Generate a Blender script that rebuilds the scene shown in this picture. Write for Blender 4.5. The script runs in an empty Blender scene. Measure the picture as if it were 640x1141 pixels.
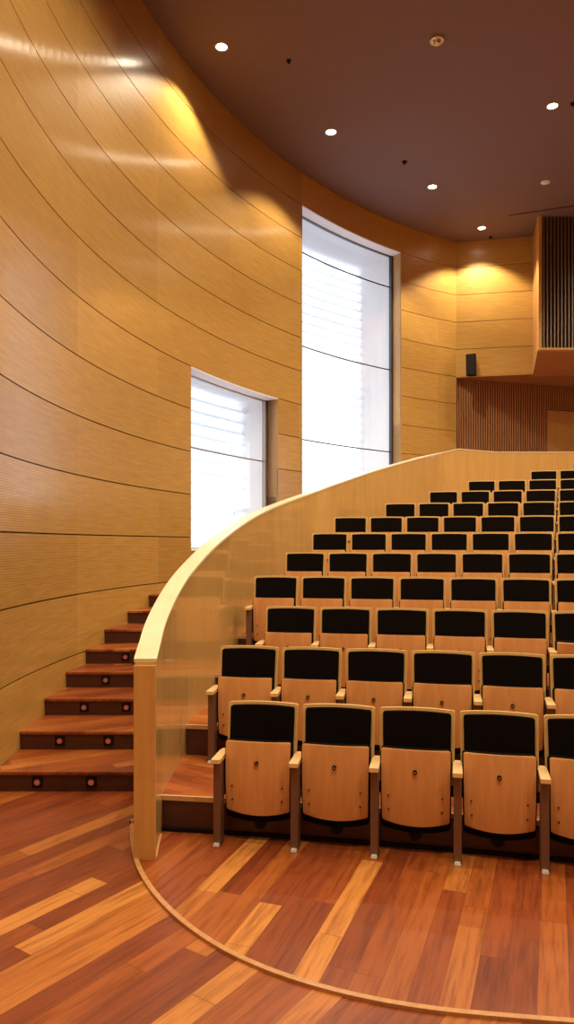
import bpy, bmesh, math, random
from math import sin, cos, pi, radians, sqrt
from mathutils import Vector, Matrix
random.seed(7)
SC = bpy.context.scene
COL = SC.collection
F = 818.6; YH = 605.7; H = 1.99           # focal length in pixels, horizon row, eye height

# ------------------------------------------------------------------ helpers
def tag(o, label=None, cat=None, group=None, kind=None):
    if label: o['label'] = label
    if cat: o['category'] = cat
    if group: o['group'] = group
    if kind: o['kind'] = kind
    return o

def empty(name, loc=(0, 0, 0), rz=0.0):
    o = bpy.data.objects.new(name, None); COL.objects.link(o)
    o.empty_display_size = .1
    o.location = loc; o.rotation_euler = (0, 0, rz)
    return o

class MB:
    """collects faces of one mesh"""
    def __init__(s): s.v = []; s.f = []; s.m = []; s.uv = []
    def face(s, pts, m=0, uv=None):
        i = len(s.v); s.v += [tuple(p) for p in pts]
        s.f.append(tuple(range(i, i + len(pts)))); s.m.append(m)
        s.uv.append(uv or [(p[0], p[1]) for p in pts])
    def box(s, a, b, m=0):
        x0, y0, z0 = a; x1, y1, z1 = b
        P = [(x0,y0,z0),(x1,y0,z0),(x1,y1,z0),(x0,y1,z0),(x0,y0,z1),(x1,y0,z1),(x1,y1,z1),(x0,y1,z1)]
        for q in ((3,2,1,0),(4,5,6,7),(0,1,5,4),(1,2,6,5),(2,3,7,6),(3,0,4,7)):
            s.face([P[i] for i in q], m)
    def prism(s, poly, z0, z1, m=0, mside=None):
        """poly counter-clockwise (x, y); z0, z1 numbers"""
        n = len(poly); ms = m if mside is None else mside
        s.face([(x, y, z1) for x, y in poly], m)
        s.face([(x, y, z0) for x, y in reversed(poly)], ms)
        for i in range(n):
            a, b = poly[i], poly[(i + 1) % n]
            s.face([(a[0],a[1],z0),(b[0],b[1],z0),(b[0],b[1],z1),(a[0],a[1],z1)], ms)
    def cyl(s, c, r, d0, d1, axis='z', n=20, m=0, r1=None):
        r1 = r if r1 is None else r1
        def P(a, rr, d):
            u, v = rr * cos(a), rr * sin(a)
            if axis == 'z': return (c[0] + u, c[1] + v, c[2] + d)
            if axis == 'y': return (c[0] + v, c[1] + d, c[2] + u)
            return (c[0] + d, c[1] + u, c[2] + v)
        A = [2 * pi * i / n for i in range(n)]
        s.face([P(a, r, d0) for a in reversed(A)], m)
        s.face([P(a, r1, d1) for a in A], m)
        for i in range(n):
            a, b = A[i], A[(i + 1) % n]
            s.face([P(a, r, d0), P(b, r, d0), P(b, r1, d1), P(a, r1, d1)], m)
    def build(s, name, mats, parent=None, smooth=False, bevel=0, seg=2, merge=True):
        me = bpy.data.meshes.new(name)
        me.from_pydata(s.v, [], s.f)
        if not isinstance(mats, (list, tuple)): mats = [mats]
        for mt in mats: me.materials.append(mt)
        uvl = me.uv_layers.new(name='UVMap')
        k = 0
        for p, u, mi in zip(me.polygons, s.uv, s.m):
            p.material_index = mi
            for c in u: uvl.data[k].uv = c; k += 1
        if merge:
            bm = bmesh.new(); bm.from_mesh(me)
            bmesh.ops.remove_doubles(bm, verts=bm.verts, dist=1e-5)
            bmesh.ops.recalc_face_normals(bm, faces=bm.faces)
            if bevel:
                bmesh.ops.bevel(bm, geom=[e for e in bm.edges if len(e.link_faces) == 2 and e.calc_face_angle(0) > .6],
                                offset=bevel, segments=seg, affect='EDGES', profile=.6)
            bm.to_mesh(me); bm.free()
        if smooth:
            for p in me.polygons: p.use_smooth = True
            try: me.set_sharp_from_angle(angle=radians(35))
            except Exception: pass
        o = bpy.data.objects.new(name, me); COL.objects.link(o)
        if parent: o.parent = parent
        return o

def lerp(a, b, t): return a + (b - a) * t
def ground(px, py, z=0.0):
    d = (H - z) * F / (py - YH); return ((px - 320) / F * d, d)

# ------------------------------------------------------------------ materials
def new_mat(name):
    m = bpy.data.materials.new(name); m.use_nodes = True
    nt = m.node_tree; b = nt.nodes['Principled BSDF']
    return m, nt, b
def N(nt, t, **kw):
    n = nt.nodes.new(t)
    for k, v in kw.items(): setattr(n, k, v)
    return n
def L(nt, a, b): nt.links.new(a, b)
def math_node(nt, op, a, b=None):
    n = N(nt, 'ShaderNodeMath', operation=op)
    for i, v in enumerate((a, b)):
        if v is None: continue
        if isinstance(v, (int, float)): n.inputs[i].default_value = v
        else: L(nt, v, n.inputs[i])
    return n.outputs[0]
def ramp(nt, fac, stops):
    r = N(nt, 'ShaderNodeValToRGB'); e = r.color_ramp.elements
    while len(e) < len(stops): e.new(.5)
    for el, (p, c) in zip(e, stops): el.position = p; el.color = (*c, 1)
    L(nt, fac, r.inputs[0]); return r.outputs[0]
def mixc(nt, fac, a, b, bt='MIX'):
    n = N(nt, 'ShaderNodeMix', data_type='RGBA', blend_type=bt)
    for i, v in ((0, fac), (6, a), (7, b)):
        if isinstance(v, (int, float)): n.inputs[i].default_value = v
        elif isinstance(v, tuple): n.inputs[i].default_value = (*v, 1)
        else: L(nt, v, n.inputs[i])
    return n.outputs[2]
def plain(name, col, rough=.5, metal=0.0, spec=.5, bump=0, bscale=200):
    m, nt, b = new_mat(name)
    tc = N(nt, 'ShaderNodeTexCoord')
    nz = N(nt, 'ShaderNodeTexNoise'); nz.inputs['Scale'].default_value = bscale; nz.inputs['Detail'].default_value = 2
    L(nt, tc.outputs['Object'], nz.inputs['Vector'])
    c = mixc(nt, nz.outputs['Fac'], tuple(x * .92 for x in col), tuple(min(1, x * 1.08) for x in col))
    L(nt, c, b.inputs['Base Color'])
    b.inputs['Roughness'].default_value = rough; b.inputs['Metallic'].default_value = metal
    b.inputs['Specular IOR Level'].default_value = spec
    if bump:
        bp = N(nt, 'ShaderNodeBump'); bp.inputs['Strength'].default_value = bump; bp.inputs['Distance'].default_value = .002
        L(nt, nz.outputs['Fac'], bp.inputs['Height']); L(nt, bp.outputs[0], b.inputs['Normal'])
    return m
def wood(name, c0, c1, scale=(1, 1, 1), rough=.4, coat=0.0, uv=False, ribs=0.0, panel=0.0, nscale=4.0, spec=.5, island=0.0, coat_rough=.08):
    """veneer: noise stretched along the grain; ribs = pitch in metres along UV v"""
    m, nt, b = new_mat(name)
    tc = N(nt, 'ShaderNodeTexCoord')
    src = tc.outputs['UV' if uv else 'Object']
    mp = N(nt, 'ShaderNodeMapping'); mp.inputs['Scale'].default_value = scale
    L(nt, src, mp.inputs['Vector'])
    n1 = N(nt, 'ShaderNodeTexNoise'); n1.inputs['Scale'].default_value = nscale; n1.inputs['Detail'].default_value = 6; n1.inputs['Roughness'].default_value = .62
    L(nt, mp.outputs[0], n1.inputs['Vector'])
    col = ramp(nt, n1.outputs['Fac'], [(.3, c0), (.7, c1)])
    if panel:
        sx = N(nt, 'ShaderNodeSeparateXYZ'); L(nt, src, sx.inputs[0])
        pu = math_node(nt, 'FLOOR', math_node(nt, 'DIVIDE', math_node(nt, 'ADD', sx.outputs[0], 100 * 2.265 - 1.96), 2.265))
        pv = math_node(nt, 'FLOOR', math_node(nt, 'DIVIDE', math_node(nt, 'SUBTRACT', sx.outputs[1], 2.088), .65))
        cb = N(nt, 'ShaderNodeCombineXYZ'); L(nt, pu, cb.inputs[0]); L(nt, pv, cb.inputs[1])
        wn = N(nt, 'ShaderNodeTexWhiteNoise', noise_dimensions='3D'); L(nt, cb.outputs[0], wn.inputs['Vector'])
        t = ramp(nt, wn.outputs['Value'], [(0, (1 - panel, 1 - panel * 1.15, 1 - panel * 1.4)), (1, (1, 1, 1))])
        col = mixc(nt, 1.0, col, t, 'MULTIPLY')
        # fine seam between neighbouring panels
        fr = math_node(nt, 'FRACT', math_node(nt, 'DIVIDE', math_node(nt, 'ADD', sx.outputs[0], 100 * 2.265 - 1.96), 2.265))
        sm = math_node(nt, 'LESS_THAN', fr, .005)
        col = mixc(nt, math_node(nt, 'MULTIPLY', sm, .5), col, (.62, .40, .18))
    if island:
        oi = N(nt, 'ShaderNodeObjectInfo')
        t = ramp(nt, oi.outputs['Random'], [(0, (1 - island, 1 - island * 1.2, 1 - island * 1.4)), (1, (1, 1, 1))])
        col = mixc(nt, 1.0, col, t, 'MULTIPLY')
    bp = N(nt, 'ShaderNodeBump'); bp.inputs['Strength'].default_value = .06; bp.inputs['Distance'].default_value = .002
    L(nt, n1.outputs['Fac'], bp.inputs['Height'])
    nrm = bp.outputs[0]
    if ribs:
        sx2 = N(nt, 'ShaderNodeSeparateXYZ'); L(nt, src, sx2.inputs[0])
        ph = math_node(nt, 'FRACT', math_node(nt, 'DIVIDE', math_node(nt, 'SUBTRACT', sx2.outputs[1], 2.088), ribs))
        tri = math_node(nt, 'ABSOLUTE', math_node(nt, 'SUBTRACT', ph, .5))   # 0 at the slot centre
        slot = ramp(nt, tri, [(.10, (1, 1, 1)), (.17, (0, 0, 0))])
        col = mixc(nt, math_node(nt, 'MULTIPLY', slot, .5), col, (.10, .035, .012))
        b2 = N(nt, 'ShaderNodeBump'); b2.inputs['Strength'].default_value = .35; b2.inputs['Distance'].default_value = .004
        L(nt, tri, b2.inputs['Height']); L(nt, nrm, b2.inputs['Normal']); nrm = b2.outputs[0]
    L(nt, nrm, b.inputs['Normal'])
    L(nt, col, b.inputs['Base Color'])
    b.inputs['Roughness'].default_value = rough; b.inputs['Specular IOR Level'].default_value = spec
    b.inputs['Coat Weight'].default_value = coat; b.inputs['Coat Roughness'].default_value = coat_rough
    return m
def planks(name, ang, w=.115, ln=1.7, off=0.0, dark=1.0, lights=()):
    m, nt, b = new_mat(name)
    tc = N(nt, 'ShaderNodeTexCoord')
    mp = N(nt, 'ShaderNodeMapping'); mp.inputs['Rotation'].default_value = (0, 0, ang); mp.inputs['Location'].default_value = (off, off * .3, 0)
    L(nt, tc.outputs['Object'], mp.inputs['Vector'])
    sx = N(nt, 'ShaderNodeSeparateXYZ'); L(nt, mp.outputs[0], sx.inputs[0])
    v = math_node(nt, 'DIVIDE', sx.outputs[0], w); row = math_node(nt, 'FLOOR', v)
    wn = N(nt, 'ShaderNodeTexWhiteNoise', noise_dimensions='1D'); L(nt, row, wn.inputs['W'])
    u = math_node(nt, 'ADD', math_node(nt, 'DIVIDE', sx.outputs[1], ln), math_node(nt, 'MULTIPLY', wn.outputs['Value'], 7.3))
    cell = math_node(nt, 'FLOOR', u)
    cb = N(nt, 'ShaderNodeCombineXYZ'); L(nt, row, cb.inputs[0]); L(nt, cell, cb.inputs[1])
    w2 = N(nt, 'ShaderNodeTexWhiteNoise', noise_dimensions='3D'); L(nt, cb.outputs[0], w2.inputs['Vector'])
    base = ramp(nt, w2.outputs['Value'], [(0, (.17*dark, .036*dark, .011*dark)), (.4, (.23*dark, .052*dark, .013*dark)), (.72, (.29*dark, .078*dark, .016*dark)), (.9, (.34*dark, .108*dark, .022*dark)), (1, (.40*dark, .14*dark, .030*dark))])
    for (rw, y0, y1, st) in lights:            # individual pale boards
        q = math_node(nt, 'COMPARE', row, float(rw)); q.node.inputs[2].default_value = .1
        q = math_node(nt, 'MULTIPLY', q, math_node(nt, 'GREATER_THAN', sx.outputs[1], y0 + off * .3))
        q = math_node(nt, 'MULTIPLY', q, math_node(nt, 'LESS_THAN', sx.outputs[1], y1 + off * .3))
        base = mixc(nt, math_node(nt, 'MULTIPLY', q, st), base, (.56, .235, .055))
    # streaky grain, shifted per plank
    cb2 = N(nt, 'ShaderNodeCombineXYZ')
    L(nt, math_node(nt, 'MULTIPLY', sx.outputs[0], 34), cb2.inputs[0])
    L(nt, math_node(nt, 'ADD', math_node(nt, 'MULTIPLY', sx.outputs[1], 2.2), math_node(nt, 'MULTIPLY', w2.outputs['Value'], 60)), cb2.inputs[1])
    L(nt, math_node(nt, 'MULTIPLY', row, 3.1), cb2.inputs[2])
    g = N(nt, 'ShaderNodeTexNoise'); g.inputs['Scale'].default_value = 1.0; g.inputs['Detail'].default_value = 5; g.inputs['Roughness'].default_value = .65
    L(nt, cb2.outputs[0], g.inputs['Vector'])
    gr = ramp(nt, g.outputs['Fac'], [(.3, (.52, .42, .38)), (.55, (1, 1, 1)), (.8, (1.0, 1.0, 1.0))])
    col = mixc(nt, 1.0, base, gr, 'MULTIPLY')
    fv = math_node(nt, 'FRACT', v); fu = math_node(nt, 'FRACT', u)
    gap = math_node(nt, 'MAXIMUM', math_node(nt, 'LESS_THAN', fv, .022), math_node(nt, 'LESS_THAN', fu, .003))
    col = mixc(nt, math_node(nt, 'MULTIPLY', gap, .55), col, (.05, .012, .006))
    L(nt, col, b.inputs['Base Color'])
    n2 = N(nt, 'ShaderNodeTexNoise'); n2.inputs['Scale'].default_value = 3; n2.inputs['Detail'].default_value = 4
    L(nt, tc.outputs['Object'], n2.inputs['Vector'])
    rr = N(nt, 'ShaderNodeMapRange'); rr.inputs['To Min'].default_value = .24; rr.inputs['To Max'].default_value = .42
    L(nt, n2.outputs['Fac'], rr.inputs['Value']); L(nt, rr.outputs[0], b.inputs['Roughness'])
    b.inputs['Specular IOR Level'].default_value = .4
    bp = N(nt, 'ShaderNodeBump'); bp.inputs['Strength'].default_value = .08; bp.inputs['Distance'].default_value = .002
    L(nt, g.outputs['Fac'], bp.inputs['Height']); L(nt, bp.outputs[0], b.inputs['Normal'])
    return m
def emit(name, col, st):
    m, nt, b = new_mat(name)
    b.inputs['Base Color'].default_value = (0, 0, 0, 1)
    b.inputs['Emission Color'].default_value = (*col, 1); b.inputs['Emission Strength'].default_value = st
    return m

VA, VB = (.47, .262, .060), (.61, .375, .104)
M = {}
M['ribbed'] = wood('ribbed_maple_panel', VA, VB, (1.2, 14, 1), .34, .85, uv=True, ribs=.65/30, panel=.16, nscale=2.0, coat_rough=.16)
M['veneer'] = wood('maple_veneer_panel', VA, VB, (1.2, 14, 1), .36, .15, uv=True, panel=.16, nscale=2.0, coat_rough=.25)
M['maple'] = wood('maple_veneer', (.57, .345, .11), (.65, .415, .145), (7, 7, .8), .30, .8, nscale=1.6, coat_rough=.06)
M['maple_post'] = wood('maple_end_grain', (.54, .28, .08), (.64, .36, .115), (9, 9, 1), .35, .2, nscale=1.8)
M['cap'] = wood('pale_maple_cap', (.70, .59, .40), (.77, .66, .47), (6, 2, 1), .35, .2, nscale=2)
M['joint'] = plain('dark_panel_joint', (.07, .022, .008), .8)
M['soffit'] = wood('brown_soffit_veneer', (.40, .19, .06), (.50, .25, .085), (2, 8, 1), .5, nscale=2)
M['slat'] = wood('reddish_slat', (.48, .24, .11), (.56, .30, .14), (9, 9, 1), .45, nscale=2)
M['slat_back'] = plain('dark_red_backing', (.035, .006, .005), .8)
M['grille_bar'] = plain('grey_bronze_bar', (.30, .22, .17), .35, .5)
M['dark'] = plain('dark_void', (.012, .009, .010), .7)
M['ceiling'] = plain('taupe_ceiling_paint', (.20, .132, .118), .85, bscale=30)
M['floor_out'] = planks('cherry_planks_stage', radians(35), w=.14, ln=2.0, off=-.03, dark=1.12, lights=[(-25, 1.6, 2.92, .9), (-23, 2.2, 4.5, .85), (-16, 1.2, 3.4, .7), (-30, 2.9, 5.0, .4)])
M['floor_in'] = planks('cherry_planks_apron', radians(20), w=.1333, ln=1.5, off=.07, dark=1.12, lights=[(-14, 3.79, 4.7, .85), (-11, 3.2, 3.775, .9), (-8, 2.9, 4.5, .85), (-3, 2.9, 3.9, .25)])
M['tier'] = planks('cherry_planks_tier', radians(-60), w=.11, ln=1.6, off=.11, dark=1.3)
M['stair_tread'] = planks('cherry_planks_stair', radians(60), w=.13, ln=1.8, off=.5, dark=1.1)
M['riser'] = wood('dark_jatoba_riser', (.038, .011, .009), (.075, .020, .014), (1.5, 1.5, 16), .35, .1, nscale=3)
M['nosing'] = wood('light_nosing_strip', (.50, .27, .12), (.62, .36, .17), (3, 3, 3), .35)
M['strip'] = wood('curved_floor_strip_wood', (.42, .20, .08), (.54, .29, .12), (6, 6, 2), .35, .2)
M['seat_wood'] = wood('beech_seat_ply', (.57, .262, .092), (.68, .345, .13), (14, 14, 1.2), .34, .25, nscale=2, island=.10)
M['seat_edge'] = wood('beech_back_shell', (.60, .39, .14), (.70, .47, .19), (8, 8, 2), .36, .15, nscale=2)
M['arm'] = wood('beech_armrest', (.70, .46, .21), (.80, .56, .28), (8, 2, 8), .32, .2, nscale=2)
M['fabric'] = plain('black_wool', (.005, .0032, .0025), .95, spec=.06, bump=.5, bscale=900)
M['post'] = plain('brown_grey_steel', (.17, .088, .055), .5, .3)
M['black'] = plain('black_plastic', (.006, .005, .005), .6, spec=.15)
M['chrome'] = plain('brushed_steel', (.75, .73, .70), .25, 1.0)
M['foot'] = plain('pale_foot_plate', (.78, .76, .73), .35, .3)
M['white'] = plain('white_render', (.86, .86, .88), .7)
M['pinkwhite'] = plain('warm_white_render', (.86, .81, .80), .7)
M['slatwhite'] = plain('white_louvre', (.90, .92, .95), .5)
nt = M['slatwhite'].node_tree; b = nt.nodes['Principled BSDF']
tl = N(nt, 'ShaderNodeBsdfTranslucent'); tl.inputs[0].default_value = (.9, .93, .97, 1)
mx = N(nt, 'ShaderNodeMixShader'); mx.inputs[0].default_value = .55
L(nt, b.outputs[0], mx.inputs[1]); L(nt, tl.outputs[0], mx.inputs[2]); L(nt, mx.outputs[0], nt.nodes['Material Output'].inputs[0])
M['frame'] = plain('dark_window_frame', (.03, .03, .035), .4)
M['lamp'] = emit('lamp_face', (1.0, .86, .62), 26)
M['redlamp'] = emit('red_step_lens', (1.0, .16, .08), .28)
M['chromewarm'] = plain('lamp_trim_ring', (.6, .55, .5), .3, .8)
gm, nt, b = new_mat('window_glass'); nt.nodes.remove(b)
tr = N(nt, 'ShaderNodeBsdfTransparent'); tr.inputs[0].default_value = (.93, .95, .97, 1)
gl = N(nt, 'ShaderNodeBsdfGlossy'); gl.inputs['Roughness'].default_value = .02
lw = N(nt, 'ShaderNodeLayerWeight'); lw.inputs[0].default_value = .25
mx = N(nt, 'ShaderNodeMixShader'); L(nt, math_node(nt, 'MULTIPLY', lw.outputs['Fresnel'], .12), mx.inputs[0])
L(nt, tr.outputs[0], mx.inputs[1]); L(nt, gl.outputs[0], mx.inputs[2]); L(nt, mx.outputs[0], nt.nodes['Material Output'].inputs[0])
M['glass'] = gm

# ------------------------------------------------------------------ the curved wall in plan
DS = .025; SMIN, SMAX = -13.0, 13.9
def theta(s):
    if s < 0: return max(-1.45, -.03993 + .08862 * s - .0016 * s * s * (-1 if s < -6 else 0))
    return -.03993 + .08862 * s - .0024 * s * s + .00013 * s ** 3
_pos = {0: (-2.36475, 6.04934)}
n = int(SMAX / DS) + 1
x, y = _pos[0]
for i in range(n):
    t = theta((i + .5) * DS); x += sin(t) * DS; y += cos(t) * DS; _pos[i + 1] = (x, y)
x, y = _pos[0]
for i in range(0, int(SMIN / DS) - 1, -1):
    t = theta((i - .5) * DS); x -= sin(t) * DS; y -= cos(t) * DS; _pos[i - 1] = (x, y)
def wall(s, off=0.0):
    k = s / DS; i = int(math.floor(k)); fr = k - i
    a, b_ = _pos[i], _pos[i + 1]; t = theta(s)
    return (lerp(a[0], b_[0], fr) - cos(t) * off, lerp(a[1], b_[1], fr) + sin(t) * off)
def s_at_px(px):
    lo, hi = -1.0, SMAX
    for _ in range(50):
        m_ = (lo + hi) / 2; p = wall(m_)
        if 320 + F * p[0] / p[1] < px: lo = m_
        else: hi = m_
    return lo
ZC = 9.207
J = lambda j: 2.088 + .65 * j
S_W1 = (5.24, s_at_px(310)); S_W2 = (s_at_px(337), s_at_px(447))
W1 = (1.90, J(4)); W2 = (2.86, J(10))
SE = SMAX - .02

def srange(s0, s1, step=.2):
    n_ = max(1, int(math.ceil((s1 - s0) / step))); return [lerp(s0, s1, i / n_) for i in range(n_ + 1)]
def slab(mb, s0, s1, z0, z1, o0, o1, m=0):
    """curved panel between offsets o0 (room side) and o1"""
    S = srange(s0, s1)
    for a, b_ in zip(S, S[1:]):
        A0, B0 = wall(a, o0), wall(b_, o0); A1, B1 = wall(a, o1), wall(b_, o1)
        mb.face([(*A0, z0), (*B0, z0), (*B0, z1), (*A0, z1)], m, [(a, z0), (b_, z0), (b_, z1), (a, z1)])
        mb.face([(*B1, z0), (*A1, z0), (*A1, z1), (*B1, z1)], m, [(b_, z0), (a, z0), (a, z1), (b_, z1)])
        mb.face([(*A0, z1), (*B0, z1), (*B1, z1), (*A1, z1)], m, [(a, z1)] * 4)
        mb.face([(*B0, z0), (*A0, z0), (*A1, z0), (*B1, z0)], m, [(a, z0)] * 4)
    for a, fl in ((s0, 0), (s1, 1)):
        A0, A1 = wall(a, o0), wall(a, o1)
        q = [(*A0, z0), (*A0, z1), (*A1, z1), (*A1, z0)]
        if fl: q.reverse()
        mb.face(q, m, [(a, z0)] * 4)

# solid spans at a given height band, avoiding openings
def spans(z0, z1):
    zc = (z0 + z1) / 2; cuts = []
    if W1[0] < zc < W1[1]: cuts.append(S_W1)
    if W2[0] < zc < W2[1]: cuts.append(S_W2)
    out = []; c = SMIN
    for a, b_ in sorted(cuts): out.append((c, a)); c = b_
    out.append((c, SE)); return out
G = .006
mb = MB()
levels = [0.0] + [J(j) for j in range(-2, 11)] + [ZC]
for z0, z1 in zip(levels, levels[1:]):
    subs = [z0] + sorted(z for z in (W1[0], W2[0]) if z0 + .01 < z < z1 - .01) + [z1]
    for a, b_ in zip(subs, subs[1:]):
        g0 = G if a == z0 and z0 > 0 else 0; g1 = G if b_ == z1 and z1 < ZC else 0
        for s0, s1 in spans(a, b_):
            if z1 <= J(-2) + .01: parts_ = [(s0, s1, 1)]
            elif z1 <= J(-1) + .01: parts_ = [(s0, 1.96, 0), (1.96, s1, 1)]
            else: parts_ = [(s0, min(s1, S_W2[0]), 0), (max(s0, S_W2[0]), s1, 1)]
            for p0, p1, mt in parts_:
                if p1 - p0 > .01: slab(mb, p0, p1, a + g0, b_ - g1, 0, .035, mt)
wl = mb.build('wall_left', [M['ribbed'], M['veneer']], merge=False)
tag(wl, 'curved maple-panelled auditorium wall with thin horizontal joints', kind='structure')
mb = MB()
for z0, z1 in ((0, W1[0]), (W1[0], W2[0]), (W2[0], W1[1]), (W1[1], W2[1]), (W2[1], ZC)):
    for s0, s1 in spans(z0, z1): slab(mb, s0, s1, z0, z1, .036, .30)
o = mb.build('wall_left_core', M['joint'], parent=wl, merge=False)

# window reveals, glazing and the light wells behind them
def make_window(idx, S, Z, joints, label, D):
    root = empty('window_%d' % idx, (*wall((S[0] + S[1]) / 2, .15), Z[0])); root['kind'] = 'structure'; root['label'] = label
    inv = Matrix.Translation(-root.location)
    def bld(mb_, nm, mt, **k):
        mb_.v = [tuple(inv @ Vector(v)) for v in mb_.v]
        return mb_.build(nm, mt, parent=root, **k)
    # veneer lining of the opening
    r = MB()
    slab(r, S[1], S[1] + .018, Z[0], Z[1], .0, .31)
    slab(r, S[0] - .018, S[0], Z[0], Z[1], .0, .31)
    bld(r, 'window_reveal', M['maple_post'], merge=False)
    r = MB(); slab(r, S[0], S[1], Z[1] - .015, Z[1], .0, .31)
    bld(r, 'window_head', M['white'], merge=False)
    r = MB(); slab(r, S[0], S[1], Z[0] - .02, Z[0] + .015, -.01, .31)
    bld(r, 'window_sill', M['white'], merge=False)
    # panes
    zs = [Z[0] + .03] + joints + [Z[1] - .03]
    for a, b_ in zip(zs, zs[1:]):
        g = MB(); slab(g, S[0] + .03, S[1] - .04, a + .008, b_ - .008, .300, .306)
        bld(g, 'pane', M['glass'], merge=False)
    fr = MB()
    for z in joints: slab(fr, S[0] + .03, S[1] - .03, z - .011, z + .011, .292, .312)
    slab(fr, S[0], S[0] + .03, Z[0], Z[1], .27, .33)
    slab(fr, S[1] - .045, S[1], Z[0], Z[1], .25, .33)
    slab(fr, S[0], S[1], Z[0], Z[0] + .03, .27, .33)
    slab(fr, S[0], S[1], Z[1] - .03, Z[1], .27, .33)
    bld(fr, 'window_frame', M['frame'] if idx == 2 else M['grille_bar'], merge=False)
    # white light well: side cheeks, top, bottom and louvres
    w = MB()
    slab(w, S[0] - .30, S[0] - .02, Z[0] - .3, Z[1] + .3, .34, D)
    slab(w, S[0] - .3, S[1] + .32, Z[1] + .02, Z[1] + .3, .34, D)
    slab(w, S[0] - .3, S[1] + .32, Z[0] - .3, Z[0] - .02, .34, D)
    bld(w, 'light_well', M['white'], merge=False)
    w = MB(); slab(w, S[1] + .02, S[1] + .32, Z[0] - .3, Z[1] + .3, .34, D)
    bld(w, 'light_well_cheek', M['pinkwhite'], merge=False)
    w = MB(); z = Z[0] + .06
    while z < Z[1] - .05:
        s_ = srange(S[0] - .02, S[1] + .02, .5)
        for a, b_ in zip(s_, s_[1:]):
            A, B = wall(a, D - .22), wall(b_, D - .22); A2, B2 = wall(a, D - .12), wall(b_, D - .12)
            q = [(*A, z), (*B, z), (*B2, z + .075), (*A2, z + .075)]
            w.face(q); w.face([(p[0], p[1], p[2] - .012) for p in reversed(q)])
        z += .21
    o_ = bld(w, 'louvre_blades', M['slatwhite'], merge=False)
    return root
make_window(1, S_W1, W1, [3.53], 'smaller lower window glowing white behind the stair parapet', 1.0)
make_window(2, S_W2, W2, [4.09, 5.97, 7.86], 'tall bright window rising almost to the ceiling', 1.5)

# ------------------------------------------------------------------ other walls, ceiling, floor
PE = wall(SE)                      # corner of the curved wall and the back wall
bd = Vector((1, -.195)).normalized()
def bw(t, off=0.0):                # point along the back wall; off = away from the room
    return (PE[0] + bd.x * t - bd.y * off, PE[1] + bd.y * t + bd.x * off)
def flat_panel(mb_, P, t0, t1, z0, z1, o0, o1, m=0):
    A, B, C, D_ = P(t0, o0), P(t1, o0), P(t1, o1), P(t0, o1)
    for q, uv in (([(*A, z0), (*B, z0), (*B, z1), (*A, z1)], [(t0, z0), (t1, z0), (t1, z1), (t0, z1)]),
                  ([(*C, z0), (*D_, z0), (*D_, z1), (*C, z1)], None), ([(*D_, z0), (*A, z0), (*A, z1), (*D_, z1)], None),
                  ([(*B, z0), (*C, z0), (*C, z1), (*B, z1)], None), ([(*A, z1), (*B, z1), (*C, z1), (*D_, z1)], None),
                  ([(*D_, z0), (*C, z0), (*B, z0), (*A, z0)], None)):
        mb_.face(q, m, uv or [(t0, z0)] * 4)
mb = MB()
zs = [J(6)] + [J(j) for j in range(7, 11)] + [ZC]
for z0, z1 in zip(zs, zs[1:]):
    flat_panel(mb, bw, 0, 9.5, z0 + (G if z0 > J(6) else 0), z1 - (G if z1 < ZC else 0), 0, .035)
wb = mb.build('wall_back', M['veneer'], merge=False); tag(wb, 'pale maple upper back wall with horizontal joints', kind='structure')
mb = MB(); flat_panel(mb, bw, -.2, 9.5, J(6) + .01, ZC, .036, .25); mb.build('wall_back_core', M['joint'], parent=wb, merge=False)
# soffit behind the foot of the back wall, then the slatted wall of the foyer
SL0 = Vector((PE[0] + .02, PE[1] + .10)); sd = Vector((7.25 - SL0.x, 18.62 - SL0.y)).normalized()
def sw(t, off=0.0): return (SL0.x + sd.x * t - sd.y * off, SL0.y + sd.y * t + sd.x * off)
mb = MB()
a, b_, c, d = bw(-.1, .0), bw(9.5, .0), sw(9.5, .3), sw(-.1, .3)
mb.prism([a, b_, c, d], J(6) - .02, J(6) + .008)
o = mb.build('ceiling_foyer_soffit', M['soffit']); tag(o, kind='structure')
mb = MB(); flat_panel(mb, sw, -.2, 9.5, 2.6, J(6) - .02, .09, .2)
o = mb.build('wall_foyer', M['slat_back'], merge=False); tag(o, kind='structure')
t_door = 2.58
mb = MB(); t = .03
while t < 5.6:
    z0 = 2.75 if t < t_door - .03 else 5.36
    flat_panel(mb, sw, t, t + .021, z0, J(6) - .02, .0, .09); t += .066
mb.build('wall_slats', M['slat'], parent=o, merge=False)
dr = MB(); flat_panel(dr, sw, t_door, 5.6, 2.77, 5.34, .02, .09)
o = dr.build('door_1', M['maple_post'], merge=False); tag(o, kind='structure')
# right, front and foyer closing walls (outside the picture, they close the room)
def closing(name, a, b_, z0=0.0, z1=ZC, m='maple'):
    a = Vector(a); b_ = Vector(b_); d_ = (b_ - a).normalized(); n_ = Vector((-d_.y, d_.x)) * .2
    mb_ = MB(); mb_.prism([tuple(a), tuple(b_), tuple(b_ + n_), tuple(a + n_)], z0, z1)
    o_ = mb_.build(name, M[m]); tag(o_, kind='structure'); return o_
PF = wall(SMIN + .02)
RB = bw(9.5, 0)
closing('wall_right', (13.2, 19.4), (13.2, -7.6))
closing('wall_front', (13.4, -7.5), (PF[0] - .5, -7.5), m='soffit')
if PF[1] > -7.5: closing('wall_front_left', (PF[0] - .15, -7.7), (PF[0] - .15, PF[1] + .4), m='soffit')

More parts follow.
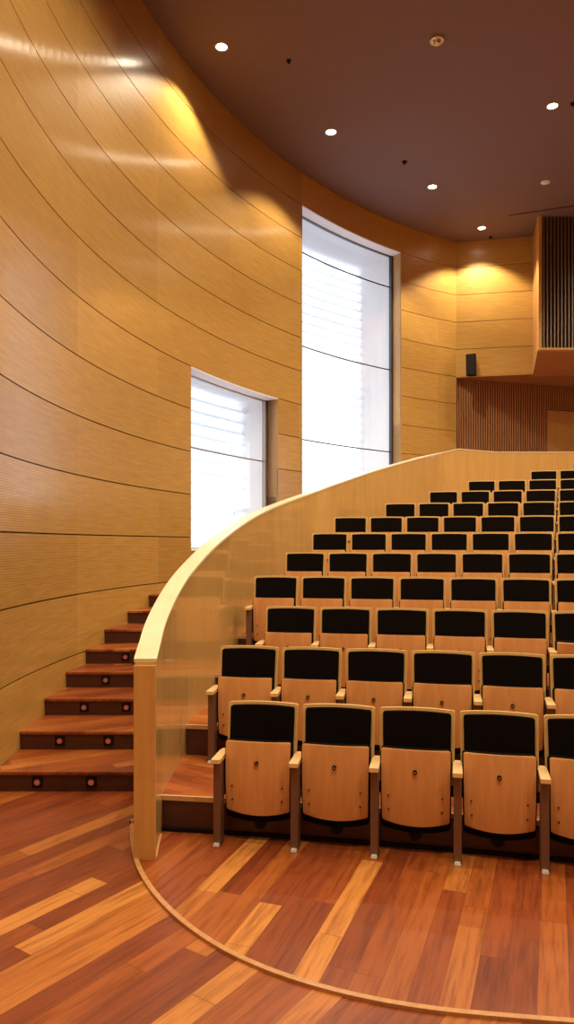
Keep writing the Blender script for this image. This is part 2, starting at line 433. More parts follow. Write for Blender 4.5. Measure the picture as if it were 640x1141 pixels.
# ceiling: outline follows the curved wall
cp = [wall(s_, .1) for s_ in srange(SMIN + .02, SE, .5)]
poly = [(13.5, 19.6)] + [(PE[0] - .1, 19.6)] + list(reversed(cp)) + [(PF[0] - .5, -7.9), (13.5, -7.9)]
mb = MB(); mb.prism(poly, ZC, ZC + .2)
o = mb.build('ceiling', M['ceiling']); tag(o, kind='structure')
cp2 = [wall(s_, .25) for s_ in srange(SMIN + .02, SE, .5)]
poly = [(13.5, 19.6)] + [(PE[0] - .1, 19.6)] + list(reversed(cp2)) + [(PF[0] - .6, -7.9), (13.5, -7.9)]
mb = MB(); mb.prism(poly, -.2, 0.0)
o = mb.build('floor', M['floor_out']); tag(o, 'reddish hardwood plank floor', kind='structure')

# ------------------------------------------------------------------ parapet beside the stairs
PAR = [(-.827, 4.637, 1.246), (-.872, 4.95, 1.315), (-.884, 5.23, 1.385), (-.868, 5.84, 1.565), (-.835, 6.4, 1.72), (-.755, 7.09, 1.90),
       (-.533, 8.3, 2.20), (-.208, 9.5, 2.45), (.13, 10.28, 2.615), (.40, 10.9, 2.772), (.618, 11.25, 2.862), (1.018, 11.9, 3.03), (1.45, 12.5, 3.215),
       (1.935, 13.2, 3.415), (2.44, 13.8, 3.595), (3.19, 14.5, 3.82), (3.44, 14.72, 3.895)]
def catmull(P, n_=4):
    out = []
    Q = [tuple(2 * a - b_ for a, b_ in zip(P[0], P[1]))] + P + [tuple(2 * a - b_ for a, b_ in zip(P[-1], P[-2]))]
    for i in range(1, len(Q) - 2):
        for k in range(n_):
            t = k / n_
            out.append(tuple(.5 * ((2 * Q[i][c]) + (-Q[i-1][c] + Q[i+1][c]) * t + (2*Q[i-1][c] - 5*Q[i][c] + 4*Q[i+1][c] - Q[i+2][c]) * t*t + (-Q[i-1][c] + 3*Q[i][c] - 3*Q[i+1][c] + Q[i+2][c]) * t**3) for c in range(3)))
    out.append(P[-1]); return out
# smooth the plan a little
for _ in range(3):
    PAR = [PAR[0]] + [tuple((PAR[i-1][c] + 2 * PAR[i][c] + PAR[i+1][c]) / 4 if c == 0 else PAR[i][c] for c in range(3)) for i in range(1, len(PAR) - 1)] + [PAR[-1]]
EDGE = [(174,734),(181.6,703),(190,679),(198.8,659),(212.5,639),(233,615.5),(250,600),(267.5,586),(285,575),(302,566),(325,557.3),(350,548.3),(365,543),(390,534),(415,525.5),(440,518),(465,511),(500,502.3),(512,499.6)]
def edge_y(px):
    if px <= EDGE[0][0]: return EDGE[0][1]
    for a, b_ in zip(EDGE, EDGE[1:]):
        if px <= b_[0]: return lerp(a[1], b_[1], (px - a[0]) / (b_[0] - a[0]))
    return EDGE[-1][1]
PIN = catmull(PAR)
ZS = [H + (YH - edge_y(320 + F * p[0] / p[1])) * p[1] / F for p in PIN]
for _ in range(4): ZS = [ZS[0]] + [(ZS[i-1] + 2 * ZS[i] + ZS[i+1]) / 4 for i in range(1, len(ZS) - 1)] + [ZS[-1]]
PIN = [(p[0], p[1], z) for p, z in zip(PIN, ZS)]
PIN += [(4.33, 15.2, 3.892), (13.1, 15.2, 3.892)]
TH = .136
def off_path(P, d_):
    out = []
    for i, p in enumerate(P):
        a = P[max(0, i - 1)]; b_ = P[min(len(P) - 1, i + 1)]
        u1 = Vector((p[0] - a[0], p[1] - a[1])); u2 = Vector((b_[0] - p[0], b_[1] - p[1]))
        if u1.length > 0 and u2.length > 0: t = (u1.normalized() + u2.normalized()).normalized()
        else: t = (u1 + u2).normalized()
        if i == 0: t = Vector((0, 1))
        out.append((p[0] - t.y * d_, p[1] + t.x * d_, p[2]))
    return out
def ribbon(P, d0, d1, zlo, zhi, mt, name, parent=None, i0=0, i1=None, **k):
    A, B = off_path(P, d0)[i0:i1], off_path(P, d1)[i0:i1]
    mb_ = MB()
    for i in range(len(A) - 1):
        a, b_, c, d = A[i], A[i + 1], B[i + 1], B[i]
        Z0 = [zlo(p) for p in (a, b_, c, d)]; Z1 = [zhi(p) for p in (a, b_, c, d)]
        q = [a, b_, c, d]
        lo = [(p[0], p[1], z) for p, z in zip(q, Z0)]; hi = [(p[0], p[1], z) for p, z in zip(q, Z1)]
        mb_.face(hi); mb_.face(lo[::-1])
        mb_.face([lo[0], lo[1], hi[1], hi[0]]); mb_.face([lo[2], lo[3], hi[3], hi[2]])
        if i == 0: mb_.face([lo[3], lo[0], hi[0], hi[3]])
        if i == len(A) - 2: mb_.face([lo[1], lo[2], hi[2], hi[1]])
    return mb_.build(name, mt, parent=parent, **k)
par = empty('parapet', (-.9, 4.7, 0)); tag(par, 'curved maple parapet with pale cap sweeping up between the stairs and the seats', 'parapet')
def shift(o_, root):
    inv = root.matrix_basis.inverted()
    o_.data.transform(inv); return o_
shift(ribbon(PIN, .003, TH - .003, lambda p: 0, lambda p: p[2] - .022, M['maple'], 'parapet_panel', par, smooth=True), par)
shift(ribbon(PIN, -.004, TH + .004, lambda p: p[2] - .022, lambda p: p[2], M['cap'], 'parapet_cap', par, smooth=True), par)
mb = MB(); mb.box((-.827 - TH - .001, 4.612, 0.0), (-.826, 4.637, 1.224))
shift(mb.build('end_post', M['maple_post'], par, bevel=.003), par)
shift(ribbon(PIN, -.004, .003, lambda p: 0, lambda p: .0 + 0.012, M['nosing'], 'shoe_strip', par, 0, 6), par)

# ------------------------------------------------------------------ seating tiers
CX, CY, R1, DR = -4.734, -22.084, 27.533, .971
RISE = .2475
def par_center_x(Y):
    P = off_path(PIN, TH / 2)
    for a, b_ in zip(P, P[1:]):
        if a[1] <= Y <= b_[1] and b_[1] > a[1]: return lerp(a[0], b_[0], (Y - a[1]) / (b_[1] - a[1]))
    return None
def ang_left(R):
    best = None
    P = off_path(PIN, TH / 2)
    for a, b_ in zip(P, P[1:]):
        for k in range(20):
            t = k / 20; X, Y = lerp(a[0], b_[0], t), lerp(a[1], b_[1], t)
            e = abs(math.hypot(X - CX, Y - CY) - R)
            if best is None or e < best[0]: best = (e, math.atan2(X - CX, Y - CY))
    return best[1]
def pol(R, a): return (CX + R * sin(a), CY + R * cos(a))
RR = lambda n_: 27.45 + (n_ - 1) * .968      # riser behind row n
A_R = math.atan2(13.1 - CX, 13.0 - CY)
def ring(mb_, Ra, Rb, z0, z1, mt_top, mt_side, n_=28):
    la, lb = ang_left(Ra), ang_left(Rb)
    A = [pol(Ra, lerp(la, A_R, i / n_)) for i in range(n_ + 1)]
    B = [pol(Rb, lerp(lb, A_R, i / n_)) for i in range(n_ + 1)]
    for i in range(n_):
        mb_.face([(*A[i], z1), (*A[i+1], z1), (*B[i+1], z1), (*B[i], z1)], mt_top)
        mb_.face([(*A[i], z0), (*A[i+1], z0), (*A[i+1], z1), (*A[i], z1)], mt_side)
        mb_.face([(*B[i+1], z0), (*B[i], z0), (*B[i], z1), (*B[i+1], z1)], mt_side)
        mb_.face([(*A[i], z0), (*B[i], z0), (*B[i+1], z0), (*A[i+1], z0)], mt_side)
    mb_.face([(*A[0], z0), (*A[0], z1), (*B[0], z1), (*B[0], z0)], mt_side)
    mb_.face([(*A[-1], z0), (*B[-1], z0), (*B[-1], z1), (*A[-1], z1)], mt_side)
tiers = empty('seating_tiers', (0, 6, 0)); tag(tiers, 'stepped reddish hardwood platform carrying the rows of theatre seats', 'seating platform')
for n_ in range(1, 11):
    mb = MB(); ring(mb, RR(n_), RR(n_ + 1) + (.0 if n_ < 10 else .0), 0 if n_ < 2 else RISE * (n_ - 2), RISE * n_, 0, 1)
    t = mb.build('tier', [M['tier'], M['riser']], tiers); shift(t, tiers)
    mb = MB(); ring(mb, RR(n_) - .012, RR(n_) + .012, RISE * n_ - .03, RISE * n_ + .002, 0, 0)
    q = shift(mb.build('nosing', M['nosing'], t), tiers)
# highest tier reaches the back parapet
mb = MB(); la = ang_left(RR(11)); n_ = 20
A = [pol(RR(11), lerp(la, A_R, i / n_)) for i in range(n_ + 1)]
mb.prism(A + [(13.1, 15.25), (4.33, 15.25), (3.44, 14.8)] , RISE * 9, RISE * 11, 0, 1)
shift(mb.build('tier', [M['tier'], M['riser']], tiers), tiers)
# plinth along the front riser and round air vents
mb = MB(); ring(mb, RR(1) - .02, RR(1) - .001, .0, .03, 0, 0); shift(mb.build('plinth', M['black'], tiers), tiers)

# apron floor inside the curved strip
ARC = [ground(*p) for p in ((147, 915), (143, 945), (147, 962), (160, 985), (178, 1008), (200, 1030), (228, 1050), (260, 1068), (290, 1081), (320, 1092), (360, 1104), (400, 1115), (450, 1124), (500, 1131), (560, 1137), (640, 1141))]
ARC = [(x_, y_, 0) for x_, y_ in ARC]
ARC += [(1.9, 3.0, 0), (2.8, 2.78, 0), (4.2, 2.25, 0), (6, 1.4, 0), (8, .3, 0)]
for _ in range(3):
    ARC = [ARC[0]] + [tuple((ARC[i-1][c] + 2 * ARC[i][c] + ARC[i+1][c]) / 4 for c in range(3)) for i in range(1, len(ARC) - 1)] + [ARC[-1]]
AP = catmull(ARC, 3)
ins = off_path(AP, .02)
la = ang_left(RR(1))
back = [pol(RR(1) + .05, lerp(la, math.atan2(8.0 - CX, 2.0 - CY), i / 20)) for i in range(21)]
poly = [(p[0], p[1]) for p in ins] + list(reversed(back)) + [(-.95, 5.1)]
mb = MB(); mb.prism(poly, -.02, .004)
o = mb.build('floor_apron', M['floor_in']); tag(o, kind='structure')
AW = off_path(AP, 0.0); 
mb = MB()
A = off_path(AP, -.015); B = off_path(AP, .015)
for i in range(len(A) - 1):
    q = [(A[i][0], A[i][1]), (A[i+1][0], A[i+1][1]), (B[i+1][0], B[i+1][1]), (B[i][0], B[i][1])]
    mb.face([(*p, .016) for p in q]); mb.face([(*q[0], 0), (*q[1], 0), (*q[1], .016), (*q[0], .016)])
    mb.face([(*q[2], 0), (*q[3], 0), (*q[3], .016), (*q[2], .016)])
q = [(A[0][0], A[0][1]), (B[0][0], B[0][1])]
mb.face([(*q[0], 0), (*q[0], .016), (*q[1], .016), (*q[1], 0)])
o = mb.build('curved_floor_strip', M['strip'], bevel=0); tag(o, 'pale curved wooden strip edging the stage floor from the parapet post', 'floor strip')

def vent(R, a, z, label):
    p = pol(R, a)
    o_ = MB(); o_.cyl((0, 0, 0), .042, -.012, 0, 'y', 24); 
    r = o_.build('air_vent', M['black'], smooth=True)
    r.location = (*p, z); r.rotation_euler = (0, 0, -a)
    q_ = MB()
    for k in range(3):
        rr_ = .036 - k * .011
        n2 = 24
        for i in range(n2):
            a0, a1 = 2 * pi * i / n2, 2 * pi * (i + 1) / n2
            q_.face([(rr_ * sin(a0), -.0135, rr_ * cos(a0)), (rr_ * sin(a1), -.0135, rr_ * cos(a1)), ((rr_ - .004) * sin(a1), -.0135, (rr_ - .004) * cos(a1)), ((rr_ - .004) * sin(a0), -.0135, (rr_ - .004) * cos(a0))])
    q_.build('vent_ring', M['dark'], r)
    tag(r, label, 'air vent', 'round air vents under the front row'); return r

# ------------------------------------------------------------------ theatre seats
def seat_prototype():
    root = empty('theatre_seat', (0, 0, 0))
    W = .488
    # back shell: curved plywood, leaning back; local y towards the back, z up
    def shell_pt(u, v, th, w=W, ztop=.896, zbot=.36, crown=.012, lean=.10, dish=.028, xoff=0):
        # u -1..1 across, v 0 bottom..1 top
        z = zbot + (ztop - zbot) * v
        taper = 1 - .035 * (1 - v)
        x_ = W / 2 + u * w / 2 * taper + xoff
        y_ = -lean * (1 - v) ** 1.2 - dish * (u * u) - .004 + th
        z += crown * (1 - u * u) * v
        return (x_, y_, z)
    def curved_plate(w, zt, zb, t0, t1, crown, rc, dish=.028, nu=12, nv=8, xoff=0, bottom=0.0):
        """plate with rounded upper corners, thickness t0..t1"""
        mb_ = MB()
        def P(i, j, th):
            u = -1 + 2 * i / nu; v = j / nv
            z = zb + (zt - zb) * v
            # round the corners at the top
            hw = w / 2
            dz = zt - z
            cut = 0
            if dz < rc: cut = rc - sqrt(max(0, rc * rc - (rc - dz) ** 2))
            x_ = u * (hw * (1 - .03 * (1 - v)) - cut)
            un = x_ / (W / 2)
            L_ = (.896 - z) / .536
            y_ = -.10 * max(0, L_) ** 1.2 - dish * un * un - .004 + th
            return (W / 2 + x_ + xoff, y_, z + crown * (1 - u * u) * v - bottom * (1 - u * u) * (1 - v))
        vs = [0, .15, .3, .45, .6, .75, .86, .92, .96, .985, 1.0]
        nv_ = len(vs) - 1
        def Q(i, j, th): return P(i, vs[j] * nv, th)
        for i in range(nu):
            for j in range(nv_):
                mb_.face([Q(i, j, t0), Q(i+1, j, t0), Q(i+1, j+1, t0), Q(i, j+1, t0)])
                mb_.face([Q(i+1, j, t1), Q(i, j, t1), Q(i, j+1, t1), Q(i+1, j+1, t1)])
            mb_.face([Q(i, nv_, t0), Q(i+1, nv_, t0), Q(i+1, nv_, t1), Q(i, nv_, t1)])
            mb_.face([Q(i+1, 0, t0), Q(i, 0, t0), Q(i, 0, t1), Q(i+1, 0, t1)])
        for j in range(nv_):
            mb_.face([Q(0, j, t1), Q(0, j, t0), Q(0, j+1, t0), Q(0, j+1, t1)])
            mb_.face([Q(nu, j, t0), Q(nu, j, t1), Q(nu, j+1, t1), Q(nu, j+1, t0)])
        return mb_
    curved_plate(W, .893, .40, 0, .022, .005, .012).build('back_shell', M['seat_edge'], root, smooth=True)
    curved_plate(W - .046, .874, .44, -.030, -.0005, .005, .012, xoff=-.001).build('back_cushion', M['fabric'], root, smooth=True, bevel=0)
    # folded-up seat: plywood underside facing forward with curved lower edge
    def seat_plate(x0, x1, zt, zb, sag, y_top, y_bot, th, rc=.02, nu=12):
        mb_ = MB(); vs = [0, .02, .06, .2, .4, .6, .8, .95, .985, 1]
        def P(i, j, t):
            u = -1 + 2 * i / nu; v = vs[j]; z = lerp(zb, zt, v)
            dz = min(zt - z, z - zb); hw = (x1 - x0) / 2; cut = 0
            if dz < rc: cut = rc - sqrt(max(0, rc * rc - (rc - dz) ** 2))
            x_ = (x0 + x1) / 2 + u * (hw * lerp(.97, 1, v if v < .9 else 1) - cut)
            z2 = z + sag * u * u * (1 - v) ** 2 * 1.0
            bulge = -.020 * (1 - u * u)
            return (x_, lerp(y_bot, y_top, v) - .018 * sin(pi * v) + bulge + t, z2)
        nv_ = len(vs) - 1
        for i in range(nu):
            for j in range(nv_):
                mb_.face([P(i, j, 0), P(i+1, j, 0), P(i+1, j+1, 0), P(i, j+1, 0)])
                mb_.face([P(i+1, j, th), P(i, j, th), P(i, j+1, th), P(i+1, j+1, th)])
            mb_.face([P(i, nv_, 0), P(i+1, nv_, 0), P(i+1, nv_, th), P(i, nv_, th)])
            mb_.face([P(i+1, 0, 0), P(i, 0, 0), P(i, 0, th), P(i+1, 0, th)])
        for j in range(nv_):
            mb_.face([P(0, j, th), P(0, j, 0), P(0, j+1, 0), P(0, j+1, th)])
            mb_.face([P(nu, j, 0), P(nu, j, th), P(nu, j+1, th), P(nu, j+1, 0)])
        return mb_, P
    m1, P1 = seat_plate(.020, .458, .668, .183, .024, -.185, -.185, .014, rc=.012)
    sp = m1.build('seat_panel', M['seat_wood'], root, smooth=True)
    m2, _ = seat_plate(.012, .466, .662, .138, .020, -.168, -.170, .075, rc=.02)
    sc = m2.build('seat_cushion', M['fabric'], root, smooth=True)
    mb_ = MB(); mb_.cyl((.236, -.227, .535), .0135, -.006, .010, 'y', 16); mb_.build('button', M['black'], sp, smooth=True)
    mb_ = MB(); mb_.cyl((.236, -.2335, .535), .0055, -.002, .002, 'y', 12); mb_.build('number_stud', M['chrome'], sp, smooth=True)
    for x_, z_ in ((.068, .375), (.405, .375), (.070, .285), (.403, .285)):
        mb_ = MB(); mb_.cyl((x_, -.212, z_), .006, -.004, .012, 'y', 10); mb_.build('screw', M['joint'], sp, smooth=True)
    # dark under-structure: hinge beam and side brackets
    mb_ = MB(); mb_.box((.0, -.12, .36), (W, -.085, .43)); mb_.build('hinge_beam', M['black'], root, bevel=.004)
    return root
def side_parts(root, x0, kind):
    # stand: narrow steel upright, with foot plate; timber arm pad on top
    mb_ = MB()
    mb_.box((x0 - .025, -.285, .0), (x0 + .025, -.185, .545)); 
    p_ = mb_.build('side_stand', M['post'], root, bevel=.006)
    mb_ = MB(); mb_.box((x0 - .020, -.315, .0), (x0 + .020, -.235, .014)); mb_.box((x0 - .017, -.312, .014), (x0 + .017, -.286, .022))
    mb_.build('foot_plate', M['foot'], p_, bevel=.003)
    mb_ = MB(); mb_.box((x0 - .012, -.175, .28), (x0 + .012, -.06, .545)); mb_.build('side_bracket', M['black'], root, bevel=.003)
    mb_ = MB(); 
    pts = [(-.030, -.325), (.030, -.325), (.030, -.09), (.018, -.045), (-.018, -.045), (-.030, -.09)]
    mb_.prism([(x0 + a, b2) for a, b2 in pts], .548, .577)
    mb_.build('armrest', M['arm'], root, bevel=.003, smooth=False)

proto = seat_prototype(); side_parts(proto, -.016, 'l')
def copy_tree(o_, parent=None):
    c = o_.copy(); COL.objects.link(c); c.parent = parent
    for ch in list(o_.children): copy_tree(ch, c)
    return c
def copy_flat(src):
    r = src.copy(); COL.objects.link(r); r.parent = None
    for ch in list(src.children):
        c = ch.copy(); COL.objects.link(c); c.parent = r
        for g in list(ch.children):
            d = g.copy(); COL.objects.link(d); d.parent = c
    return r
S0 = [4.354, 4.204, 4.557, 4.398, 4.741, 5.097, 5.457, 6.326, 7.197, 8.073, 9.459]
CNT = [5, 6, 6, 7, 7, 7, 7, 6, 5, 4, 2]
ORD = ['first', 'second', 'third', 'fourth', 'fifth', 'sixth', 'seventh']
ROWN = ['front row', 'second row', 'third row', 'fourth row', 'fifth row', 'sixth row', 'seventh row', 'eighth row', 'ninth row', 'tenth row', 'eleventh and highest row']
PITCH = .52
spots = []
for r_ in range(11):
    R = R1 + r_ * DR
    for k in range(CNT[r_]): spots.append((r_, k, R, (S0[r_] + k * PITCH) / R))
seats = {}
for idx, (r_, k, R, a) in enumerate(spots):
    s_ = proto if idx == 0 else copy_flat(proto)
    amid = a + PITCH / 2 / R
    s_.location = (*pol(R, a), RISE * r_ + (.004 if r_ == 0 else 0) + .001); s_.rotation_euler = (0, 0, -amid)
    w = 'leftmost' if k == 0 else 'rightmost' if k == CNT[r_] - 1 else ORD[k] + ' from the left'
    tag(s_, 'black and beech folded theatre seat, %s in the %s' % (w, ROWN[r_]), 'theatre seat', 'folded theatre seats in curved rows')
    seats[(r_, k)] = s_
# one seat not folded all the way up
s_ = seats[(2, 5)]
for ch in s_.children:
    if ch.name.startswith(('seat_panel', 'seat_cushion')):
        ang = radians(14); piv = Vector((0, -.13, .40))
        ch.matrix_basis = Matrix.Translation(piv) @ Matrix.Rotation(ang, 4, 'X') @ Matrix.Translation(-piv)
s_['label'] = 'black and beech theatre seat rightmost in the third row, its seat sagging partly open'
for k in range(5):
    w = ['leftmost', 'second from left', 'third from left', 'fourth from left', 'rightmost'][k]
    vent(RR(1) - .0005, (S0[0] + .235 + k * PITCH) / R1, .098, 'round black air vent under the front row, %s of those in view' % w)

# ------------------------------------------------------------------ staircase along the curved wall
ST_Y = [5.9, 6.53, 7.14, 7.69, 8.21, 8.72, 9.36]
SR = .162
def wall_s_at_y(Y):
    lo, hi = -4.0, 12.0
    for _ in range(50):
        m_ = (lo + hi) / 2
        if wall(m_)[1] < Y: lo = m_
        else: hi = m_
    return lo
POUT = off_path(PIN, TH)
def pout_at_y(Y):
    for a, b_ in zip(POUT, POUT[1:]):
        if a[1] <= Y <= b_[1]: t = (Y - a[1]) / (b_[1] - a[1]); return (lerp(a[0], b_[0], t), Y)
lines = []
for Y in ST_Y: lines.append((wall(wall_s_at_y(Y), -.001), pout_at_y(Y)))
s_ = wall_s_at_y(ST_Y[-1]); Yi = ST_Y[-1]
for k in range(8, 18):
    s_ += .62; Yi += .40 + .015 * (k - 8)
    lines.append((wall(s_, -.001), pout_at_y(Yi)))
stair = empty('staircase', (-1.6, 5.9, 0)); tag(stair, 'dark reddish wooden staircase climbing between the curved wall and the parapet', 'staircase')
for k, (a, b_) in enumerate(lines):
    nx = lines[k + 1] if k + 1 < len(lines) else ((a[0] + .6, a[1] + 1.2), (b_[0] + .5, b_[1] + .6))
    z0, z1 = SR * k, SR * (k + 1)
    mb = MB(); dv = Vector((b_[0] - a[0], b_[1] - a[1])).normalized(); nv = Vector((-dv.y, dv.x))
    a2 = (a[0] + nv.x * .03, a[1] + nv.y * .03); b2 = (b_[0] + nv.x * .03, b_[1] + nv.y * .03)
    mb.prism([a, b_, b2, a2], z0 if k == 0 else z0 - .02, z1 - .026)
    o = shift(mb.build('riser', M['riser'], stair), stair)
    # tread with a small nosing, following the wall
    fa = (a[0] - nv.x * .018, a[1] - nv.y * .018); fb = (b_[0] - nv.x * .018, b_[1] - nv.y * .018)
    mb = MB(); mb.prism([fa, fb, nx[1], nx[0]], z1 - .026, z1)
    o = shift(mb.build('tread', M['stair_tread'], stair, bevel=.004), stair)
# upper landing and foyer floor
a, b_ = lines[-1]
mb = MB()
zl = SR * len(lines)
fp = [wall(s2, .05) for s2 in srange(wall_s_at_y(a[1]) + .3, SE, .6)]
pp = [(p[0], p[1]) for p in POUT if p[1] > b_[1] + .25]
mb.prism([(b_[0] + .5, b_[1] + .6)] + pp + [(13.1, 19.4), (PE[0], 19.4)] + list(reversed(fp)), zl - .15, zl)
o = mb.build('floor_landing', M['tier']); tag(o, kind='structure')

def step_light(px, k, side):
    Y = ST_Y[k]; X = (px - 320) / F * Y
    r = MB(); r.box((-.043, -.012, -.043), (.043, .0, .043))
    root = r.build('step_light', M['black'], bevel=.004); root.location = (X, Y - .0005, SR * k + SR * .47)
    q_ = MB(); n2 = 20
    q_.cyl((0, -.012, 0), .029, -.004, .0, 'y', n2); q_.build('lens_ring', M['riser'], root, smooth=True)
    q_ = MB(); q_.cyl((0, -.0165, 0), .022, -.003, .0, 'y', n2); q_.build('lens', M['redlamp'], root, smooth=True)
    tag(root, 'round red step light in a square black plate, %s' % side, 'step light', 'red step lights in the stair risers')
step_light(42, 0, 'left one on the lowest stair riser'); step_light(102, 0, 'right one on the lowest stair riser')
step_light(67, 1, 'left one on the second stair riser'); step_light(121, 1, 'right one on the second stair riser')
step_light(94, 2, 'left one on the third stair riser'); step_light(141, 2, 'right one on the third stair riser')
step_light(118, 3, 'single one on the fourth stair riser'); step_light(140, 4, 'single one on the fifth stair riser')

# ------------------------------------------------------------------ control booth with vertical grille
booth = empty('projection_booth', (5.6, 16.5, 6.0)); tag(booth, 'dark slatted projection booth jutting from the back wall under the ceiling', 'projection booth')
BX0, BY0, BX1 = 5.56, 16.18, 12.9
zb, zt = 6.30, ZC
def bfront(t, off=0.0): return (BX0 + t, BY0 + off)
bk = bw((5.78 - PE[0]) / bd.x, .05)
mb = MB()   # body: side cheek, sloping underside
A = [(BX0, BY0 + .09), (bk[0], bk[1]), (BX1, bw((BX1 - PE[0]) / bd.x, .05)[1]), (BX1, BY0 + .09)]
lo = [(*A[0], zb), (*A[1], 5.93), (*A[2], 5.93), (*A[3], zb)]
hi = [(*p, ZC) for p in A]
for q in ([lo[0], lo[1], lo[2], lo[3]], [lo[0], hi[0], hi[1], lo[1]], [lo[3], lo[2], hi[2], hi[3]], [lo[1], hi[1], hi[2], lo[2]]): mb.face(q)
shift(mb.build('booth_body', M['soffit'], booth), booth)
mb = MB(); mb.box((BX0 - .02, BY0 - .02, zb), (BX0 + .05, BY0 + .12, ZC)); mb.box((BX0 - .02, BY0 - .02, zb - .05), (BX1, BY0 + .12, zb))
shift(mb.build('booth_trim', M['maple_post'], booth), booth)
mb = MB(); mb.box((BX0 + .05, BY0 + .08, zb), (BX1, BY0 + .11, ZC))
shift(mb.build('grille_backing', M['dark'], booth), booth)
mb = MB(); t = .09
while t < 1.6:
    mb.box((BX0 + t, BY0, zb), (BX0 + t + .026, BY0 + .045, ZC)); t += .079
gb = mb.build('grille_bars', M['grille_bar'], booth); shift(gb, booth)
mb = MB(); mb.box((BX0 + .05, BY0 + .05, 7.55), (BX1, BY0 + .07, 7.60)); shift(mb.build('cross_rail', M['black'], booth), booth)

# wall loudspeaker
p = bw(.33, 0)
spk = empty('wall_loudspeaker', (p[0], p[1] - .14, 5.96)); spk.rotation_euler = (0, 0, radians(-24)); tag(spk, 'small black loudspeaker mounted low on the pale back wall', 'loudspeaker')
mb = MB()
pts = [(-.115, -.13), (.115, -.13), (.09, .11), (-.09, .11)]
mb.prism(pts, .0, .50)
c_ = mb.build('cabinet', M['black'], spk, bevel=.012); c_.rotation_euler = (radians(8), 0, 0)
mb = MB(); mb.box((-.10, -.137, .02), (.10, -.128, .48)); g_ = mb.build('front_grille', M['dark'], spk, bevel=.004); g_.rotation_euler = (radians(8), 0, 0)
mb = MB(); mb.box((-.02, .06, .20), (.02, .16, .28)); mb.build('wall_bracket', M['post'], spk, bevel=.004)

# ------------------------------------------------------------------ ceiling fixtures
def cpt(px, py):
    d_ = (ZC - H) * F / (YH - py); return ((px - 320) / F * d_, d_)
def downlight(x_, y_, power, label, visible=True):
    r = MB(); n2 = 28
    for (ra, za), (rb, zb_) in (((.105, 0), (.105, -.008)), ((.105, -.008), (.080, -.008)), ((.080, -.008), (.076, 0))):
        for i in range(n2):
            a0, a1 = 2 * pi * i / n2, 2 * pi * (i + 1) / n2
            r.face([(ra * cos(a0), ra * sin(a0), za), (ra * cos(a1), ra * sin(a1), za), (rb * cos(a1), rb * sin(a1), zb_), (rb * cos(a0), rb * sin(a0), zb_)])
    root = empty('ceiling_downlight', (x_, y_, ZC)); tag(root, label, 'downlight', 'round recessed ceiling downlights')
    r.build('trim_ring', M['chromewarm'], root, smooth=True)
    q_ = MB(); q_.cyl((0, 0, 0), .078, -.004, -.001, 'z', n2); q_.build('lamp_lens', M['lamp'], root)
    ld = bpy.data.lights.new('downlight_beam', 'SPOT'); ld.energy = power; ld.color = (1.0, .80, .53)
    ld.spot_size = radians(SPOT if visible else 150); ld.spot_blend = .35 if visible else .6; ld.shadow_soft_size = .07
    lo_ = bpy.data.objects.new('downlight_beam', ld); COL.objects.link(lo_); lo_.parent = root; lo_.location = (0, 0, -.03)
    return root
SPOT = 112
PW = 520
downlight(*cpt(247, 52), PW, 'glaring round ceiling downlight nearest the curved wall, upper left')
downlight(*cpt(369, 147), PW, 'round ceiling downlight second along the curved wall')
downlight(*cpt(482, 208), PW, 'small lit ceiling downlight between the tall window and the ceiling sprinkler')
downlight(*cpt(537, 254), PW, 'lit ceiling downlight closest to the back wall corner')
downlight(*cpt(616, 118), PW, 'glaring ceiling downlight at the right edge, above the seats')
# unseen downlights added over stage and stalls, wide-coned to fill the room evenly
for (x_, y_), nm in zip([(.2, 7.6), (-.5, 4.6), (-.6, 1.8), (4.6, 9.2), (2.0, 6.2), (5.0, 5.2), (.6, 2.0), (3.6, 1.0), (8.2, 10.5), (8.4, 6.4), (1.2, -2.4), (5.0, -2.6), (8.6, 14.0)],
                        ['over the stairs', 'over the foot of the wall', 'over the stage side', 'over the middle rows', 'over the front rows', 'over the right front seats', 'above the stage edge', 'above the stage right', 'over the right stalls', 'over the far right front', 'at the back of the stage', 'at the far stage corner', 'over the rear right stalls']):
    downlight(x_, y_, PW * 1.15, 'unseen fill downlight added on the ceiling ' + nm, False)

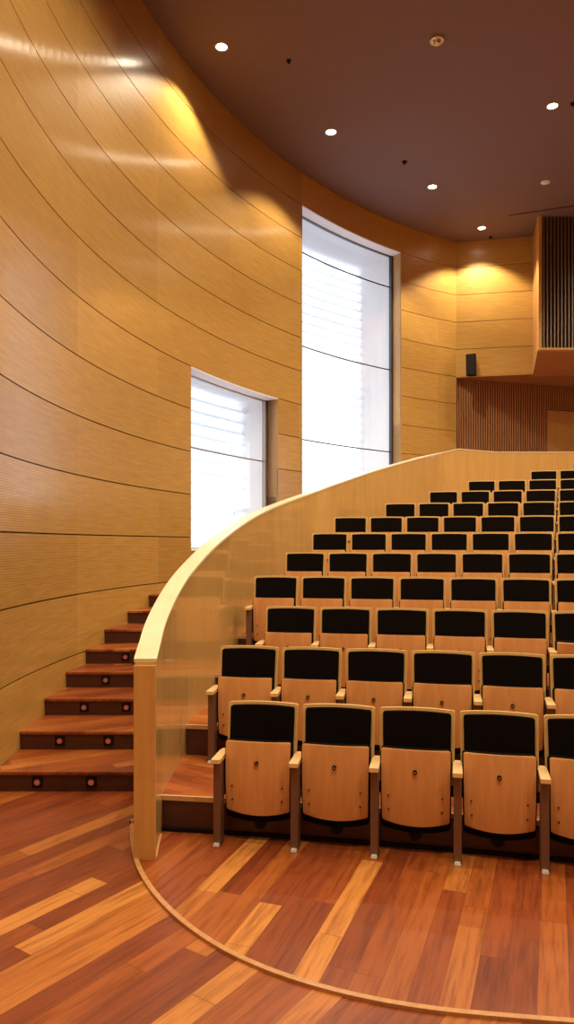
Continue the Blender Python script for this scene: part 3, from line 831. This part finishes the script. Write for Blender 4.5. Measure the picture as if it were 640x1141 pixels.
def ceil_small(px, py, r, h, name, label, cat, mt, ring=False):
    x_, y_ = cpt(px, py)
    q_ = MB(); q_.cyl((0, 0, 0), r, 0, -h * .35, 'z', 20); q_.cyl((0, 0, -h * .35), r * .62, 0, -h * .65, 'z', 20, r1=r * .45)
    root = q_.build(name, mt, smooth=True, merge=True); root.location = (x_, y_, ZC); tag(root, label, cat)
    return root
ceil_small(487, 44, .10, .07, 'ceiling_sensor', 'chrome round ceiling fitting near the top of the photo', 'ceiling fitting', M['chrome'])
ceil_small(608, 203, .09, .035, 'smoke_detector', 'pale round smoke detector on the ceiling at the right', 'smoke detector', M['white'])
ceil_small(322, 67, .035, .05, 'sprinkler_head', 'tiny dark sprinkler head on the ceiling between two downlights', 'sprinkler', M['black'])
ceil_small(451, 180, .045, .05, 'sprinkler_head', 'tiny dark sprinkler head left of the third downlight', 'sprinkler', M['black'])
ceil_small(547, 264, .04, .04, 'sprinkler_head', 'tiny dark sprinkler head close to the back wall', 'sprinkler', M['black'])
ceil_small(639, 115, .045, .05, 'sprinkler_head', 'tiny dark sprinkler head at the right edge beside the downlight', 'sprinkler', M['black'])
x0_, y0_ = cpt(567, 240); x1_, y1_ = cpt(640, 229)
mb = MB(); dd = Vector((x1_ - x0_, y1_ - y0_)).normalized(); nn = Vector((-dd.y, dd.x)) * .015
mb.prism([(x0_ - nn.x, y0_ - nn.y), (x1_ + dd.x * 3 - nn.x, y1_ + dd.y * 3 - nn.y), (x1_ + dd.x * 3 + nn.x, y1_ + dd.y * 3 + nn.y), (x0_ + nn.x, y0_ + nn.y)], ZC - .012, ZC + .001)
o = mb.build('trim_1', M['joint']); tag(o, kind='structure')

# ------------------------------------------------------------------ daylight
w = bpy.data.worlds.new('daylight'); SC.world = w; w.use_nodes = True
bg = w.node_tree.nodes['Background']; bg.inputs[0].default_value = (.86, .92, 1.0, 1); bg.inputs[1].default_value = 2.6

# ------------------------------------------------------------------ camera
cd = bpy.data.cameras.new('camera'); cam = bpy.data.objects.new('camera', cd); COL.objects.link(cam)
cam.location = (0, 0, H); cam.rotation_euler = (radians(90), 0, 0)
cd.sensor_fit = 'HORIZONTAL'; cd.sensor_width = 36; cd.lens = F / 640 * 36
cd.shift_y = (YH - 570.5) / 640; cd.clip_start = .05; cd.clip_end = 200
SC.camera = cam
SC.view_settings.view_transform = 'Standard'; SC.view_settings.look = 'None'; SC.view_settings.gamma = 1
SC.view_settings.exposure = 0.0; SC.view_settings.use_curve_mapping = False
